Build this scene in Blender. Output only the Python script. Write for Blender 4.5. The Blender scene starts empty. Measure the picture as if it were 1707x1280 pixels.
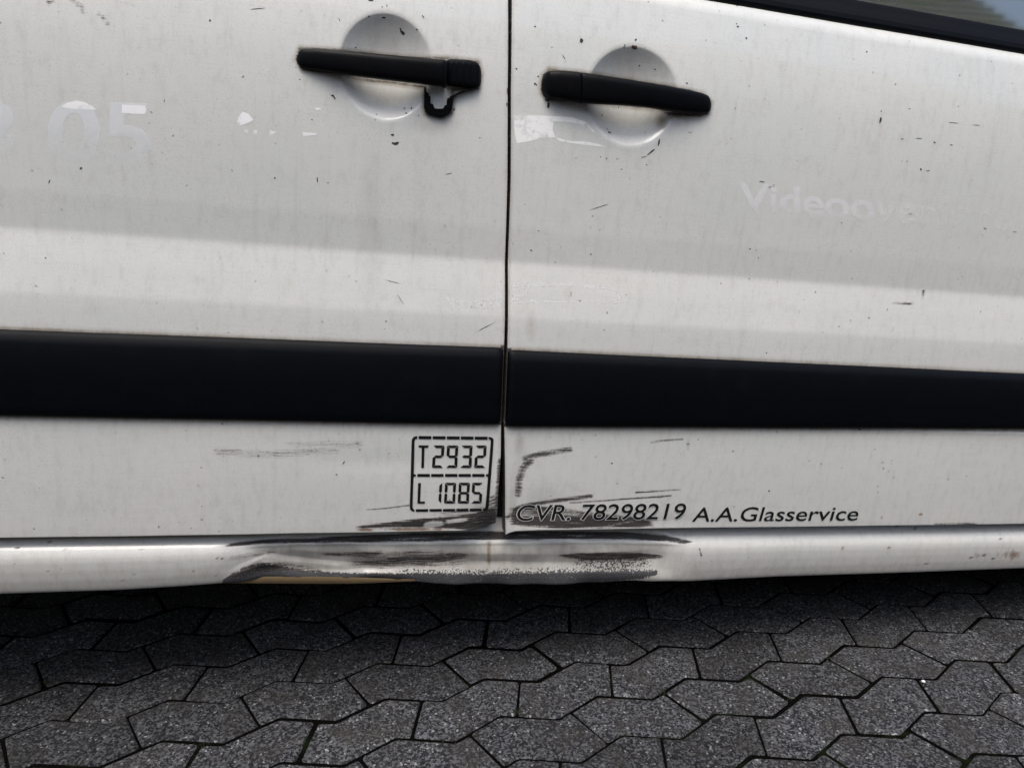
import bpy, bmesh, math, random
import numpy as np
from mathutils import Matrix, Vector

random.seed(7); rng = np.random.default_rng(7)
scene = bpy.context.scene
COL = scene.collection

# ------------------------------------------------------------------ camera, sky, sun, exposure
F, CX, CY = 1282.0, 853.5, 640.0               # focal length and centre of the photograph in its pixels
PITCH, ROLL, CAM_H, DIST = math.radians(15.8), math.radians(1.6), 0.93, 1.17
VP = (6426.0, 818.0)                           # vanishing point of the van's long axis
fw = np.array([0, math.cos(PITCH), -math.sin(PITCH)])
r0 = np.array([1.0, 0, 0]); u0 = np.array([0, math.sin(PITCH), math.cos(PITCH)])
rt = math.cos(ROLL)*r0 + math.sin(ROLL)*u0; up = -math.sin(ROLL)*r0 + math.cos(ROLL)*u0
vx = rt*(VP[0]-CX)/F - up*(VP[1]-CY)/F + fw; vx /= np.linalg.norm(vx)
AZ = math.atan2(vx[1], vx[0]); RAKE = math.asin(-vx[2])
c_, s_ = math.cos(-AZ), math.sin(-AZ)
RZ = np.array([[c_, -s_, 0], [s_, c_, 0], [0, 0, 1]])
rt, up, fw = RZ@rt, RZ@up, RZ@fw
CAM = np.array([0, 0, CAM_H])
cd = bpy.data.cameras.new('camera'); cam = bpy.data.objects.new('camera', cd); COL.objects.link(cam)
cd.sensor_width = 36; cd.lens = F/1707*36; cd.clip_start = 0.05; cd.clip_end = 400
cam.matrix_world = Matrix(((rt[0], up[0], -fw[0], 0), (rt[1], up[1], -fw[1], 0), (rt[2], up[2], -fw[2], CAM_H), (0, 0, 0, 1)))
scene.camera = cam

world = bpy.data.worlds.new('World'); scene.world = world; world.use_nodes = True
SUN_EL, SUN_AZ = math.radians(66), math.radians(205)      # azimuth clockwise from +Y: behind the camera, to the left
wn = world.node_tree.nodes; wl = world.node_tree.links
sky = wn.new('ShaderNodeTexSky'); sky.sky_type = 'NISHITA'; sky.sun_disc = False
sky.sun_elevation = SUN_EL; sky.sun_rotation = SUN_AZ; sky.dust_density = 4; sky.air_density = 1.2
hs = wn.new('ShaderNodeHueSaturation'); hs.inputs['Saturation'].default_value = 1.0
wl.new(sky.outputs[0], hs.inputs['Color']); wl.new(hs.outputs[0], wn['Background'].inputs['Color'])
wn['Background'].inputs['Strength'].default_value = 0.15
sd = bpy.data.lights.new('sun', 'SUN'); sun = bpy.data.objects.new('sun', sd); COL.objects.link(sun)
sd.energy = 1.5; sd.angle = math.radians(34); sd.color = (1, 0.985, 0.94)
sdir = Vector((math.sin(SUN_AZ)*math.cos(SUN_EL), math.cos(SUN_AZ)*math.cos(SUN_EL), math.sin(SUN_EL)))
sun.rotation_euler = sdir.to_track_quat('Z', 'Y').to_euler()
vs = scene.view_settings
vs.view_transform = 'Standard'; vs.look = 'None'; vs.gamma = 1; vs.use_curve_mapping = False
vs.exposure = 0.55
scene.cycles.max_bounces = 6; scene.cycles.diffuse_bounces = 3; scene.cycles.glossy_bounces = 3; scene.cycles.transparent_max_bounces = 6

# ------------------------------------------------------------------ van frame and projection
VR = np.array([[math.cos(RAKE), 0, -math.sin(RAKE)], [0, 1, 0], [math.sin(RAKE), 0, math.cos(RAKE)]])
VO = np.array([0, DIST, 0])
CV = VR@(CAM-VO); rv, uv, fv = VR@rt, VR@up, VR@fw

def hit(px, py, Y=0.0):
    """photo pixel -> point on the van-frame plane y = Y (arrays welcome)"""
    px = np.asarray(px, float); py = np.asarray(py, float); Y = np.asarray(Y, float)
    d = ((px-CX)/F)[..., None]*rv - ((py-CY)/F)[..., None]*uv + fv
    t = (Y-CV[1])/d[..., 1]
    return CV + t[..., None]*d

def to_px(P):
    q = P - CV
    z = q@fv
    return CX + F*(q@rv)/z, CY - F*(q@uv)/z

def ground_hit(px, py, z=0.0):
    d = rt*(px-CX)/F - up*(py-CY)/F + fw
    return CAM + d*((z-CAM_H)/d[2])

def zrow(y): return float(hit(845, y)[2])
def sstep(a, b, x):
    t = np.clip((x-a)/(b-a), 0, 1); return t*t*(3-2*t)

# door skin profile: y (into the van) against height
_prof = [(-420, .115), (-250, .060), (-120, .040), (0, .0185), (60, .0105), (130, .0045), (220, .0008), (300, 0.0), (380, .0006), (436, .0026),
         (441, .0020), (480, -.0042), (527, -.0108), (545, -.0116), (585, -.0124), (706, -.0126), (800, -.0124), (870, -.0116), (885, -.0110), (940, -.008)]
_pz = np.array([zrow(a) for a, b in _prof])[::-1]; _py = np.array([b for a, b in _prof])[::-1]
_zz = np.linspace(_pz[0], _pz[-1], 4000)
_yy = np.interp(_zz, _pz, _py)
_k = np.hanning(31); _k /= _k.sum()
_yy = np.convolve(np.pad(_yy, 15, mode='edge'), _k, 'valid')
_w = np.hanning(701); _w /= _w.sum()
_ys = np.convolve(np.pad(_yy, 350, mode='edge'), _w, 'valid')
_b = sstep(zrow(400), zrow(290), _zz)              # gentle crown above the crease, crisp crease below
_yy = _yy*(1-_b) + _ys*_b
def skin(z): return np.interp(z, _zz, _yy)

YB = .036                                      # depth at which the strip's lower edge lies
_b0, _b1 = hit(1190, 0, YB), hit(1707, 88.5, YB)   # lower edge of the black window strip
BELT_M = float((_b1[2]-_b0[2])/(_b1[0]-_b0[0])); BELT_X = float((_b0[0]+_b1[0])/2); BELT = float((_b0[2]+_b1[2])/2)
def belt(x): return BELT + BELT_M*(x-BELT_X)

_SHAPE = {'L': None, 'R': None}                # full door surfaces, set once the doors' outlines are known
def surf(px, py, proud=0.0, which=None):
    """photo pixel -> point on the door skin"""
    px = np.asarray(px, float); py = np.asarray(py, float)
    Y = np.zeros(np.broadcast(px, py).shape)
    f = _SHAPE.get(which)
    for _ in range(14):
        p = hit(px, py, Y); new = (f(p[..., 0], p[..., 2]) if f else skin(p[..., 2])) - proud
        Y = .4*Y + .6*new
    return hit(px, py, Y)

# ------------------------------------------------------------------ helpers
def link(o, parent=None):
    COL.objects.link(o)
    if parent: o.parent = parent
    return o
def mesh_obj(name, verts, faces, mats, parent=None, smooth=False, mat_idx=None):
    me = bpy.data.meshes.new(name)
    me.from_pydata([tuple(map(float, v)) for v in verts], [], faces)
    for m in (mats if isinstance(mats, (list, tuple)) else [mats]): me.materials.append(m)
    if smooth: me.polygons.foreach_set('use_smooth', [True]*len(me.polygons))
    if mat_idx is not None: me.polygons.foreach_set('material_index', mat_idx)
    me.update()
    return link(bpy.data.objects.new(name, me), parent)
def grid_obj(name, P, mat, parent=None, attr=None, flip=False, smooth=True):
    """P: (nv, nu, 3) grid of points"""
    nv, nu = P.shape[:2]
    me = bpy.data.meshes.new(name)
    idx = np.arange(nv*nu).reshape(nv, nu)
    q = np.stack([idx[:-1, :-1], idx[:-1, 1:], idx[1:, 1:], idx[1:, :-1]], -1).reshape(-1, 4)
    if flip: q = q[:, ::-1]
    me.vertices.add(nv*nu); me.vertices.foreach_set('co', P.reshape(-1).astype(np.float32))
    me.loops.add(q.size); me.loops.foreach_set('vertex_index', q.reshape(-1).astype(np.int32))
    me.polygons.add(len(q)); me.polygons.foreach_set('loop_start', np.arange(0, q.size, 4, dtype=np.int32))
    me.polygons.foreach_set('use_smooth', np.full(len(q), smooth))
    me.update(calc_edges=True); me.validate()
    if attr is not None:
        a = me.attributes.new('wear', 'FLOAT_COLOR', 'POINT')
        a.data.foreach_set('color', attr.reshape(-1).astype(np.float32))
    me.materials.append(mat)
    return link(bpy.data.objects.new(name, me), parent)
def box(name, lo, hi, mat, parent=None, bevel=0.0):
    bm = bmesh.new(); bmesh.ops.create_cube(bm, size=1)
    lo, hi = np.array(lo, float), np.array(hi, float)
    for v in bm.verts: v.co = Vector((lo+hi)/2 + np.array(v.co)*(hi-lo))
    if bevel: bmesh.ops.bevel(bm, geom=bm.edges[:], offset=bevel, segments=2, affect='EDGES')
    me = bpy.data.meshes.new(name); bm.to_mesh(me); bm.free(); me.materials.append(mat)
    return link(bpy.data.objects.new(name, me), parent)
def tag(o, label=None, cat=None, group=None, kind=None):
    if label: o['label'] = label
    if cat: o['category'] = cat
    if group: o['group'] = group
    if kind: o['kind'] = kind
    return o

# ------------------------------------------------------------------ materials
def new_mat(name):
    m = bpy.data.materials.new(name); m.use_nodes = True
    nt = m.node_tree; b = nt.nodes['Principled BSDF']
    return m, nt, b
class N:
    """tiny node-writing helper"""
    def __init__(s, nt): s.nt = nt
    def node(s, t, **k):
        n = s.nt.nodes.new(t)
        for a, v in k.items(): setattr(n, a, v)
        return n
    def put(s, sock, v):
        if hasattr(v, 'links') or isinstance(v, bpy.types.NodeSocket): s.nt.links.new(v, sock)
        else: sock.default_value = v
    def math(s, op, a, b=0.0, clamp=False):
        n = s.node('ShaderNodeMath', operation=op); n.use_clamp = clamp
        s.put(n.inputs[0], a); s.put(n.inputs[1], b); return n.outputs[0]
    def ss(s, a, b, x):
        n = s.node('ShaderNodeMapRange', interpolation_type='SMOOTHSTEP')
        s.put(n.inputs['Value'], x); s.put(n.inputs['From Min'], a); s.put(n.inputs['From Max'], b); return n.outputs[0]
    def mix(s, f, a, b):
        n = s.node('ShaderNodeMix', data_type='RGBA'); s.put(n.inputs[0], f)
        s.put(n.inputs[6], a if not isinstance(a, tuple) else (*a, 1)); s.put(n.inputs[7], b if not isinstance(b, tuple) else (*b, 1)); return n.outputs[2]
    def coord(s, scale=(1, 1, 1), kind='Object', rot=(0, 0, 0)):
        t = s.node('ShaderNodeTexCoord') if kind != 'Position' else s.node('ShaderNodeNewGeometry')
        m = s.node('ShaderNodeMapping'); m.inputs['Scale'].default_value = scale; m.inputs['Rotation'].default_value = rot
        s.nt.links.new(t.outputs[kind], m.inputs['Vector']); return m.outputs[0]
    def noise(s, v, scale, detail=4, rough=.55, dist=0):
        n = s.node('ShaderNodeTexNoise'); s.put(n.inputs['Vector'], v); n.inputs['Scale'].default_value = scale
        n.inputs['Detail'].default_value = detail; n.inputs['Roughness'].default_value = rough; n.inputs['Distortion'].default_value = dist
        return n.outputs[0]
    def voro(s, v, scale, out='Distance', feature='F1', rand=1):
        n = s.node('ShaderNodeTexVoronoi', feature=feature); s.put(n.inputs['Vector'], v); n.inputs['Scale'].default_value = scale
        n.inputs['Randomness'].default_value = rand; return n.outputs[out]
    def bump(s, h, strength, dist, normal=None):
        n = s.node('ShaderNodeBump'); s.put(n.inputs['Height'], h); n.inputs['Strength'].default_value = strength; n.inputs['Distance'].default_value = dist
        if normal: s.put(n.inputs['Normal'], normal)
        return n.outputs[0]

PAINT_C = (0.60, 0.605, 0.60)
def make_paint(name):
    m, nt, b = new_mat(name); n = N(nt)
    at = n.node('ShaderNodeAttribute', attribute_name='wear'); sep = n.node('ShaderNodeSeparateColor')
    nt.links.new(at.outputs['Color'], sep.inputs[0])
    blk, gry, rus = sep.outputs[0], sep.outputs[1], sep.outputs[2]; drt = at.outputs['Alpha']
    o = n.coord()
    big = n.noise(o, 3.2, 2); dn = n.noise(n.coord((1, 1, .45)), 75, 4, .65)
    dot = n.noise(o, 300, 2, .6)
    strk = n.noise(n.coord((17, 17, 360), rot=(0, math.radians(-4), 0)), 1, 4, .72)
    grain = n.noise(o, 640, 2, .65); hair = n.noise(n.coord((22, 22, 950), rot=(0, math.radians(-5), 0)), 1, 2, .6)
    # base: unevenly dulled white, fine horizontal polishing lines, faint blotches
    col = n.mix(n.ss(.35, .7, big), (.684, .698, .672), (.724, .722, .688))
    col = n.mix(n.math('MULTIPLY', n.ss(.48, .78, dn), .24), col, (.45, .435, .385))
    col = n.mix(n.math('MULTIPLY', n.ss(.48, .75, strk), .16), col, (.42, .425, .425))
    col = n.mix(n.math('MULTIPLY', n.ss(.52, .74, grain), .42), col, (.36, .36, .355))
    vert = n.noise(n.coord((70, 70, 2.2)), 1, 3, .6)
    col = n.mix(n.math('MULTIPLY', n.ss(.52, .74, vert), .11), col, (.36, .345, .32))
    # dirt film
    dm = n.math('MULTIPLY', drt, n.math('ADD', .35, n.math('MULTIPLY', dn, 1.3)), True)
    col = n.mix(dm, col, (.20, .152, .095))
    # specks: stone chips and tar dots of two sizes
    def specks(scale, r, keep):
        vn = n.node('ShaderNodeTexVoronoi'); n.put(vn.inputs['Vector'], n.coord((1, .02, 1))); vn.inputs['Scale'].default_value = scale
        sp = n.node('ShaderNodeSeparateColor'); nt.links.new(vn.outputs['Color'], sp.inputs[0])
        rad = n.math('MULTIPLY', sp.outputs[1], r)
        rad = n.math('ADD', rad, n.math('MULTIPLY', n.math('SUBTRACT', grain, .5), r*2.2))
        inside = n.ss(0.0, r*.4, n.math('SUBTRACT', rad, vn.outputs['Distance']))
        return n.math('MULTIPLY', inside, n.math('MULTIPLY', n.math('GREATER_THAN', sp.outputs[0], keep), n.math('ADD', .35, n.math('MULTIPLY', sp.outputs[2], .6))))
    s2 = specks(68, .14, .35); s1 = specks(19, .060, .35)
    clus = n.math('ADD', .12, n.ss(.40, .66, n.noise(o, 7, 2)))
    col = n.mix(n.math('MULTIPLY', s2, clus, True), col, (.10, .095, .09)); col = n.mix(n.math('MULTIPLY', s1, clus, True), col, (.035, .033, .033))
    # rust
    rm = n.ss(.30, .62, n.math('ADD', n.math('MULTIPLY', rus, .85), n.math('MULTIPLY', n.math('SUBTRACT', dn, .5), .9)))
    rm = n.math('MULTIPLY', rm, n.ss(.02, .15, rus))
    col = n.mix(n.math('MULTIPLY', rm, .8), col, n.mix(grain, (.08, .03, .012), (.30, .16, .07)))
    # grey rub with a stippled edge
    gm = n.ss(.40, .60, n.math('ADD', gry, n.math('ADD', n.math('MULTIPLY', n.math('SUBTRACT', dot, .5), 2.5), n.math('MULTIPLY', n.math('SUBTRACT', strk, .5), .6))))
    gm = n.math('MULTIPLY', gm, n.ss(.02, .15, gry))
    col = n.mix(n.math('MULTIPLY', gm, .95), col, n.mix(n.ss(.35, .7, grain), (.022, .023, .027), (.075, .075, .08)))
    # black streaked scuffs
    bsum = n.math('ADD', blk, n.math('ADD', n.math('MULTIPLY', n.math('SUBTRACT', strk, .5), 2.1), n.math('MULTIPLY', n.math('SUBTRACT', dot, .5), .8)))
    bsum = n.math('ADD', bsum, n.math('MULTIPLY', n.math('SUBTRACT', hair, .5), 1.5))
    bm_ = n.math('MULTIPLY', n.ss(.16, .86, bsum), n.ss(.03, .16, blk))
    # smear: thin brown-grey film first, then the black rubbed core
    col = n.mix(n.math('MULTIPLY', n.ss(.02, .55, blk), n.math('ADD', .12, n.math('MULTIPLY', dn, .45))), col, (.20, .165, .135))
    col = n.mix(n.math('MULTIPLY', bm_, .96), col, n.mix(n.ss(.35, .7, hair), (.004, .0035, .004), (.050, .040, .036)))
    n.put(b.inputs['Base Color'], col)
    worn = n.math('MAXIMUM', n.math('MAXIMUM', bm_, gm), dm)
    n.put(b.inputs['Roughness'], n.math('ADD', .42, n.math('MULTIPLY', worn, .3)))
    n.put(b.inputs['Coat Weight'], n.math('SUBTRACT', .95, n.math('MULTIPLY', worn, .85)))
    b.inputs['Coat Roughness'].default_value = .07
    n.put(b.inputs['Normal'], n.bump(grain, .10, .0005))
    return m
M_PAINT = make_paint('weathered_white_paint')

def make_plastic(name, base, rough, tex=True):
    m, nt, b = new_mat(name); n = N(nt); o = n.coord()
    g = n.noise(o, 1400, 2); d = n.noise(o, 30, 5, .65); sc = n.noise(n.coord((30, 30, 900), rot=(0, .2, 0)), 1, 3)
    col = n.mix(n.math('MULTIPLY', n.ss(.5, .8, d), .5), base, tuple(x*1.5+.0012 for x in base))
    col = n.mix(n.math('MULTIPLY', n.ss(.70, .78, sc), .25), col, (.014, .015, .018))
    n.put(b.inputs['Base Color'], col)
    n.put(b.inputs['Roughness'], n.math('ADD', rough-.06, n.math('MULTIPLY', d, .14)))
    b.inputs['Specular IOR Level'].default_value = .11
    n.put(b.inputs['Normal'], n.bump(g, .35 if tex else .1, .0003))
    return m
M_TRIM = make_plastic('black_moulded_plastic', (.0016, .0022, .0038), .50)
M_HANDLE = make_plastic('satin_black_plastic', (.0018, .0020, .0028), .42, False)
def plain(name, col, rough=.6, **kw):
    m, nt, b = new_mat(name); n = N(nt)
    v = n.noise(n.coord(), 40, 4)
    n.put(b.inputs['Base Color'], n.mix(n.math('MULTIPLY', v, .5), col, tuple(x*.6 for x in col)))
    b.inputs['Roughness'].default_value = rough
    for k, val in kw.items(): b.inputs[k].default_value = val
    return m
M_DARK = plain('dark_underseal', (.010, .010, .010), .85)
M_JAMB = plain('dirty_grey_jamb', (.012, .012, .012), .8)
M_RUBBER = plain('tyre_rubber', (.02, .02, .02), .8)
M_RIM = plain('steel_rim', (.35, .35, .36), .4, Metallic=.8)
M_BLACKINK = plain('black_vinyl', (.006, .006, .006), .45)
M_CHIP = plain('bare_primer_chip', (.035, .032, .032), .8)
M_CHIPR = plain('rusty_chip', (.09, .055, .03), .9)
M_BEIGE = plain('beige_seam_sealer', (.27, .19, .095), .9)
M_BODY = plain('plain_white_paint', (.66, .67, .67), .35, **{'Coat Weight': .8})
M_WHITE = plain('clean_white_edge', (.66, .66, .64), .4)

# ------------------------------------------------------------------ ground and paving
LO = np.array([0.41679583, 1.24497302]); LA = np.array([0.18480362, 0.02134069]); LB = np.array([0.01067148, -0.10468859])
def latt(i, k): return LO + LA*i + LB*k
def mat_stone():
    m, nt, b = new_mat('exposed_aggregate_concrete'); n = N(nt)
    p = n.coord(kind='Position'); info = n.node('ShaderNodeObjectInfo')
    vn = n.node('ShaderNodeTexVoronoi'); n.put(vn.inputs['Vector'], p); vn.inputs['Scale'].default_value = 310
    sp = n.node('ShaderNodeSeparateColor'); nt.links.new(vn.outputs['Color'], sp.inputs[0])
    vb = n.node('ShaderNodeTexVoronoi'); n.put(vb.inputs['Vector'], p); vb.inputs['Scale'].default_value = 120
    sb = n.node('ShaderNodeSeparateColor'); nt.links.new(vb.outputs['Color'], sb.inputs[0])
    fine = n.noise(p, 520, 3, .7); blot = n.noise(p, 14, 4, .65)
    col = n.mix(n.ss(.2, 1.0, sp.outputs[0]), (.014, .0145, .016), (.122, .124, .132))
    col = n.mix(n.math('MULTIPLY', n.ss(.42, .7, fine), .6), col, (.026, .026, .030))
    big = n.math('MULTIPLY', n.math('GREATER_THAN', sb.outputs[0], .80), n.ss(.50, .30, vb.outputs['Distance']))
    col = n.mix(n.math('MULTIPLY', big, .7), col, n.mix(sb.outputs[1], (.010, .010, .014), (.165, .165, .17)))
    col = n.mix(n.math('GREATER_THAN', sp.outputs[1], .982), col, (.26, .26, .265))
    col = n.mix(n.math('GREATER_THAN', sp.outputs[2], .90), col, (.008, .008, .010))
    col = n.mix(n.math('MULTIPLY', n.ss(.42, .70, blot), .60), col, (.034, .031, .027))
    var = n.math('ADD', .72, n.math('MULTIPLY', info.outputs['Random'], .55))
    mul = n.node('ShaderNodeMix', data_type='RGBA', blend_type='MULTIPLY'); mul.inputs[0].default_value = 1
    nt.links.new(col, mul.inputs[6]); cc = n.node('ShaderNodeCombineColor')
    for q in range(3): nt.links.new(var, cc.inputs[q])
    nt.links.new(cc.outputs[0], mul.inputs[7])
    n.put(b.inputs['Base Color'], mul.outputs[2]); b.inputs['Roughness'].default_value = .8
    b.inputs['Specular IOR Level'].default_value = .15
    h = n.math('ADD', n.math('MULTIPLY', sp.outputs[0], .6), fine)
    n.put(b.inputs['Normal'], n.bump(h, .9, .0020))
    return m
M_STONE = mat_stone()
def mat_soil():
    m, nt, b = new_mat('joint_soil'); n = N(nt); p = n.coord(kind='Position')
    a = n.noise(p, 260, 4, .7); g = n.noise(p, 12, 4)
    col = n.mix(a, (.0015, .0015, .0015), (.006, .0055, .005))
    col = n.mix(n.math('MULTIPLY', n.ss(.55, .7, g), .6), col, (.010, .016, .006))
    n.put(b.inputs['Base Color'], col); b.inputs['Roughness'].default_value = .95; b.inputs['Specular IOR Level'].default_value = 0
    n.put(b.inputs['Normal'], n.bump(a, 1, .003)); return m
M_SOIL = mat_soil()
ground = mesh_obj('ground', [(-60, -60, -.0032), (60, -60, -.0032), (60, 60, -.0032), (-60, 60, -.0032)], [(0, 1, 2, 3)], M_SOIL)
tag(ground, 'dark soil bed beneath the grey paving stones', 'ground', kind='structure')
pavement = tag(link(bpy.data.objects.new('pavement', None)), 'grey interlocking concrete paving under the white van', 'pavement', kind='structure')

def inset(poly, d):
    """shrink a counter-clockwise polygon by d"""
    n = len(poly); out = []
    for i in range(n):
        p0, p1, p2 = poly[i-1], poly[i], poly[(i+1) % n]
        e1 = (p1-p0)/np.linalg.norm(p1-p0); e2 = (p2-p1)/np.linalg.norm(p2-p1)
        n1 = np.array([-e1[1], e1[0]]); n2 = np.array([-e2[1], e2[0]])
        bis = n1+n2; bis /= max(np.linalg.norm(bis), 1e-6)
        out.append(p1 + bis*d/max(.45, bis@n1))
    return np.array(out)
def rounded(poly, r, seg=3):
    out = []; n = len(poly)
    for i in range(n):
        p0, p1, p2 = poly[i-1], poly[i], poly[(i+1) % n]
        a = p1+(p0-p1)/np.linalg.norm(p0-p1)*min(r, .45*np.linalg.norm(p0-p1)); c = p1+(p2-p1)/np.linalg.norm(p2-p1)*min(r, .45*np.linalg.norm(p2-p1))
        for t in np.linspace(0, 1, seg): out.append((1-t)**2*a + 2*t*(1-t)*p1 + t*t*c)
    return np.array(out)
T_FF = [(.335, .24), (.51, .36), (1, 0), (1.335, .24), (1.14, 1.10), (1, 1.0), (.51, 1.36), (.14, 1.10)]
T_RR = [(.655, .253), (1, 0), (1.51, .36), (1.655, .253), (1.835, 1.12), (1.51, 1.36), (1, 1.0), (.835, 1.12)]
def stone_geo(tpl, jit=0.0):
    poly = np.array([LA*i + LB*k for i, k in tpl])
    area = .5*sum(poly[j-1][0]*poly[j][1]-poly[j][0]*poly[j-1][1] for j in range(len(poly)))
    if area < 0: poly = poly[::-1]
    if jit: poly = poly + rng.normal(0, jit, poly.shape)
    base = rounded(inset(poly, .0016), .0050)
    rings = [(0, -.035), (0, -.0065), (.0012, -.0030), (.0036, -.0010), (.008, 0)]
    V = []; Fc = []; n = len(base)
    for d, z in rings:
        q = rounded(inset(poly, .0016+d), .0050+d*.3) if d else base
        wob = rng.normal(0, .00035, (n, 2)) if 0 < d else np.zeros((n, 2))
        V += [(x, y, z) for x, y in q+wob]
    for r in range(len(rings)-1):
        for j in range(n):
            j2 = (j+1) % n
            Fc.append((r*n+j, r*n+j2, (r+1)*n+j2, (r+1)*n+j))
    Fc.append(tuple((len(rings)-1)*n+j for j in range(n)))
    return V, Fc
variants = {}
for t, tpl in (('ff', T_FF), ('rr', T_RR)):
    variants[t] = []
    for q in range(6):
        V, Fc = stone_geo(tpl, .0007)
        me = bpy.data.meshes.new('paving_stone'); me.from_pydata(V, [], Fc); me.materials.append(M_STONE); variants[t].append(me)
cells = []
for k in range(-40, 45):
    for i in range(-26, 24):
        c = latt(i+1, k+.6)
        d = np.array([c[0]-.30, (c[1]-1.22)*1.5])
        cells.append((float(np.hypot(*d)), i, k))
cells.sort()
farV, farF = [], []
for q, (dist, i, k) in enumerate(cells):
    t = 'ff' if k % 2 == 0 else 'rr'
    o2 = latt(i, k)
    z = random.gauss(0, .0007)
    if q < 280:
        o = bpy.data.objects.new('paving_stone', random.choice(variants[t]))
        link(o, pavement); o.location = (o2[0], o2[1], z)
        o.rotation_euler = (random.gauss(0, .004), random.gauss(0, .004), random.gauss(0, .004))
    else:
        V, Fc = stone_geo(T_FF if t == 'ff' else T_RR, .001)
        b0 = len(farV); farV += [(x+o2[0], y+o2[1], zz+z) for x, y, zz in V]; farF += [tuple(f+b0 for f in fc) for fc in Fc]
fs = mesh_obj('outlying_paving', farV, farF, M_STONE, pavement); fs['kind'] = 'stuff'

# moss and grass in the joints
def mat_moss():
    m, nt, b = new_mat('joint_moss'); n = N(nt); v = n.noise(n.coord(kind='Position'), 180, 3)
    n.put(b.inputs['Base Color'], n.mix(v, (.008, .014, .005), (.035, .045, .013))); b.inputs['Roughness'].default_value = .9; return m
M_MOSS = mat_moss()
mv, mf = [], []
def tuft(px, py, spread, cnt, h):
    c = ground_hit(px, py)
    for _ in range(cnt):
        x = c[0]+random.gauss(0, spread); y = c[1]+random.gauss(0, spread*.45); a = random.uniform(0, 6.28)
        hh = h*random.uniform(.4, 1.1); w = random.uniform(.0006, .0013)
        lx, ly = random.gauss(0, hh*.45), random.gauss(0, hh*.45); b0 = len(mv)
        mv.extend([(x-w*math.cos(a), y-w*math.sin(a), -.008), (x+w*math.cos(a), y+w*math.sin(a), -.008),
                   (x+lx*.6+w*.7*math.cos(a), y+ly*.6+w*.7*math.sin(a), -.004+hh*.6), (x+lx, y+ly, -.004+hh)])
        mf.extend([(b0, b0+1, b0+2), (b0, b0+2, b0+3)])
for px_, py_, sp_, ct_, hh_ in ((78, 1137, .007, 150, .013), (861, 1187, .006, 120, .012), (1095, 1153, .011, 170, .009), (1095, 1230, .006, 110, .009), (1000, 1243, .010, 90, .006), (1383, 1097, .008, 70, .007),
             (640, 1114, .014, 90, .006), (340, 1239, .008, 50, .006), (1318, 1163, .007, 60, .006), (105, 1200, .014, 60, .006), (745, 1233, .010, 60, .006), (1430, 1225, .012, 60, .006)): tuft(px_, py_, sp_, int(ct_*.55), hh_*.7)
# thin film of moss along further joints
for _ in range(260):
    i, k = random.randint(-9, 8), random.randint(-5, 8); t = random.random()
    p = latt(i+.51*t, k+.36*t) if random.random() < .5 else latt(i+.51+.49*t, k+.36*(1-t))
    for _ in range(random.randint(1, 7)):
        x, y = p+np.array([random.gauss(0, .005), random.gauss(0, .0012)]); b0 = len(mv); hh = random.uniform(.002, .005); a = random.uniform(0, 6.28); w = .001
        mv.extend([(x-w*math.cos(a), y-w*math.sin(a), -.008), (x+w*math.cos(a), y+w*math.sin(a), -.008), (x+random.gauss(0, .002), y+random.gauss(0, .002), -.004+hh)]); mf.append((b0, b0+1, b0+2))
moss = mesh_obj('joint_moss', mv, mf, M_MOSS); tag(moss, 'sparse green moss growing in the paving joints', 'moss', kind='stuff')

# white pebble and crumbs
def pebble(name, px, py, r, mat, label, group=None):
    bm = bmesh.new(); bmesh.ops.create_icosphere(bm, subdivisions=2, radius=1)
    for v in bm.verts: v.co = Vector((v.co.x*r*random.uniform(.85, 1.25), v.co.y*r*random.uniform(.75, 1.1), v.co.z*r*.6*random.uniform(.85, 1.1)))
    me = bpy.data.meshes.new(name); bm.to_mesh(me); bm.free(); me.materials.append(mat)
    o = link(bpy.data.objects.new(name, me)); g = ground_hit(px, py); o.location = (g[0], g[1], r*.5+.001)
    return tag(o, label, 'pebble', group)
pebble('pebble', 1539, 1137, .0036, plain('white_quartz', (.75, .75, .74), .5), 'tiny white pebble lying on a paving stone at the right')

# ------------------------------------------------------------------ the van
van = link(bpy.data.objects.new('van', None)); van.location = VO; van.rotation_euler = (0, RAKE, 0)
tag(van, 'scuffed white panel van with black side mouldings and dented sill', 'van')

XL, XR = -1.25, 1.95
GAPL = [(0, 847.0), (150, 846.5), (300, 846), (480, 842), (580, 840.5), (706, 835.5), (760, 835), (800, 832.5), (825, 830), (860, 829), (881, 828.5)]
GAPR = [(0, 853), (150, 852), (300, 851.5), (480, 847), (580, 846), (706, 841), (778, 842), (850, 842.5), (889, 843)]
def edge_x(tbl):
    p = np.array([surf(x+(-.7 if tbl is GAPL else .5), y) for y, x in tbl]); o = np.argsort(p[:, 2]); return p[o, 2], p[o, 0]
def ex(tab, z):
    zz, xx = tab; lo = xx[-1] + (z-zz[-1])*(xx[-1]-xx[-2])/(zz[-1]-zz[-2])
    return np.where(z > zz[-1], lo, np.interp(z, zz, xx))
EL, ER = edge_x(GAPL), edge_x(GAPR)
BOTL = [(-700, 906), (0, 895.8), (199, 893.4), (300, 891.5), (400, 890.3), (500, 888), (599, 886.5), (700, 885.3), (785, 884.2), (815, 882), (829, 877)]
BOTR = [(843, 890.7), (850, 887.5), (861, 885), (900, 883.5), (1087, 880.4), (1250, 878.2), (1400, 876), (1707, 872.4), (2500, 860)]
def edge_z(tbl):
    p = np.array([surf(x, y) for x, y in tbl]); return p[:, 0], p[:, 2]
BL, BR = edge_z(BOTL), edge_z(BOTR)
ZB = zrow(886)

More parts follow.
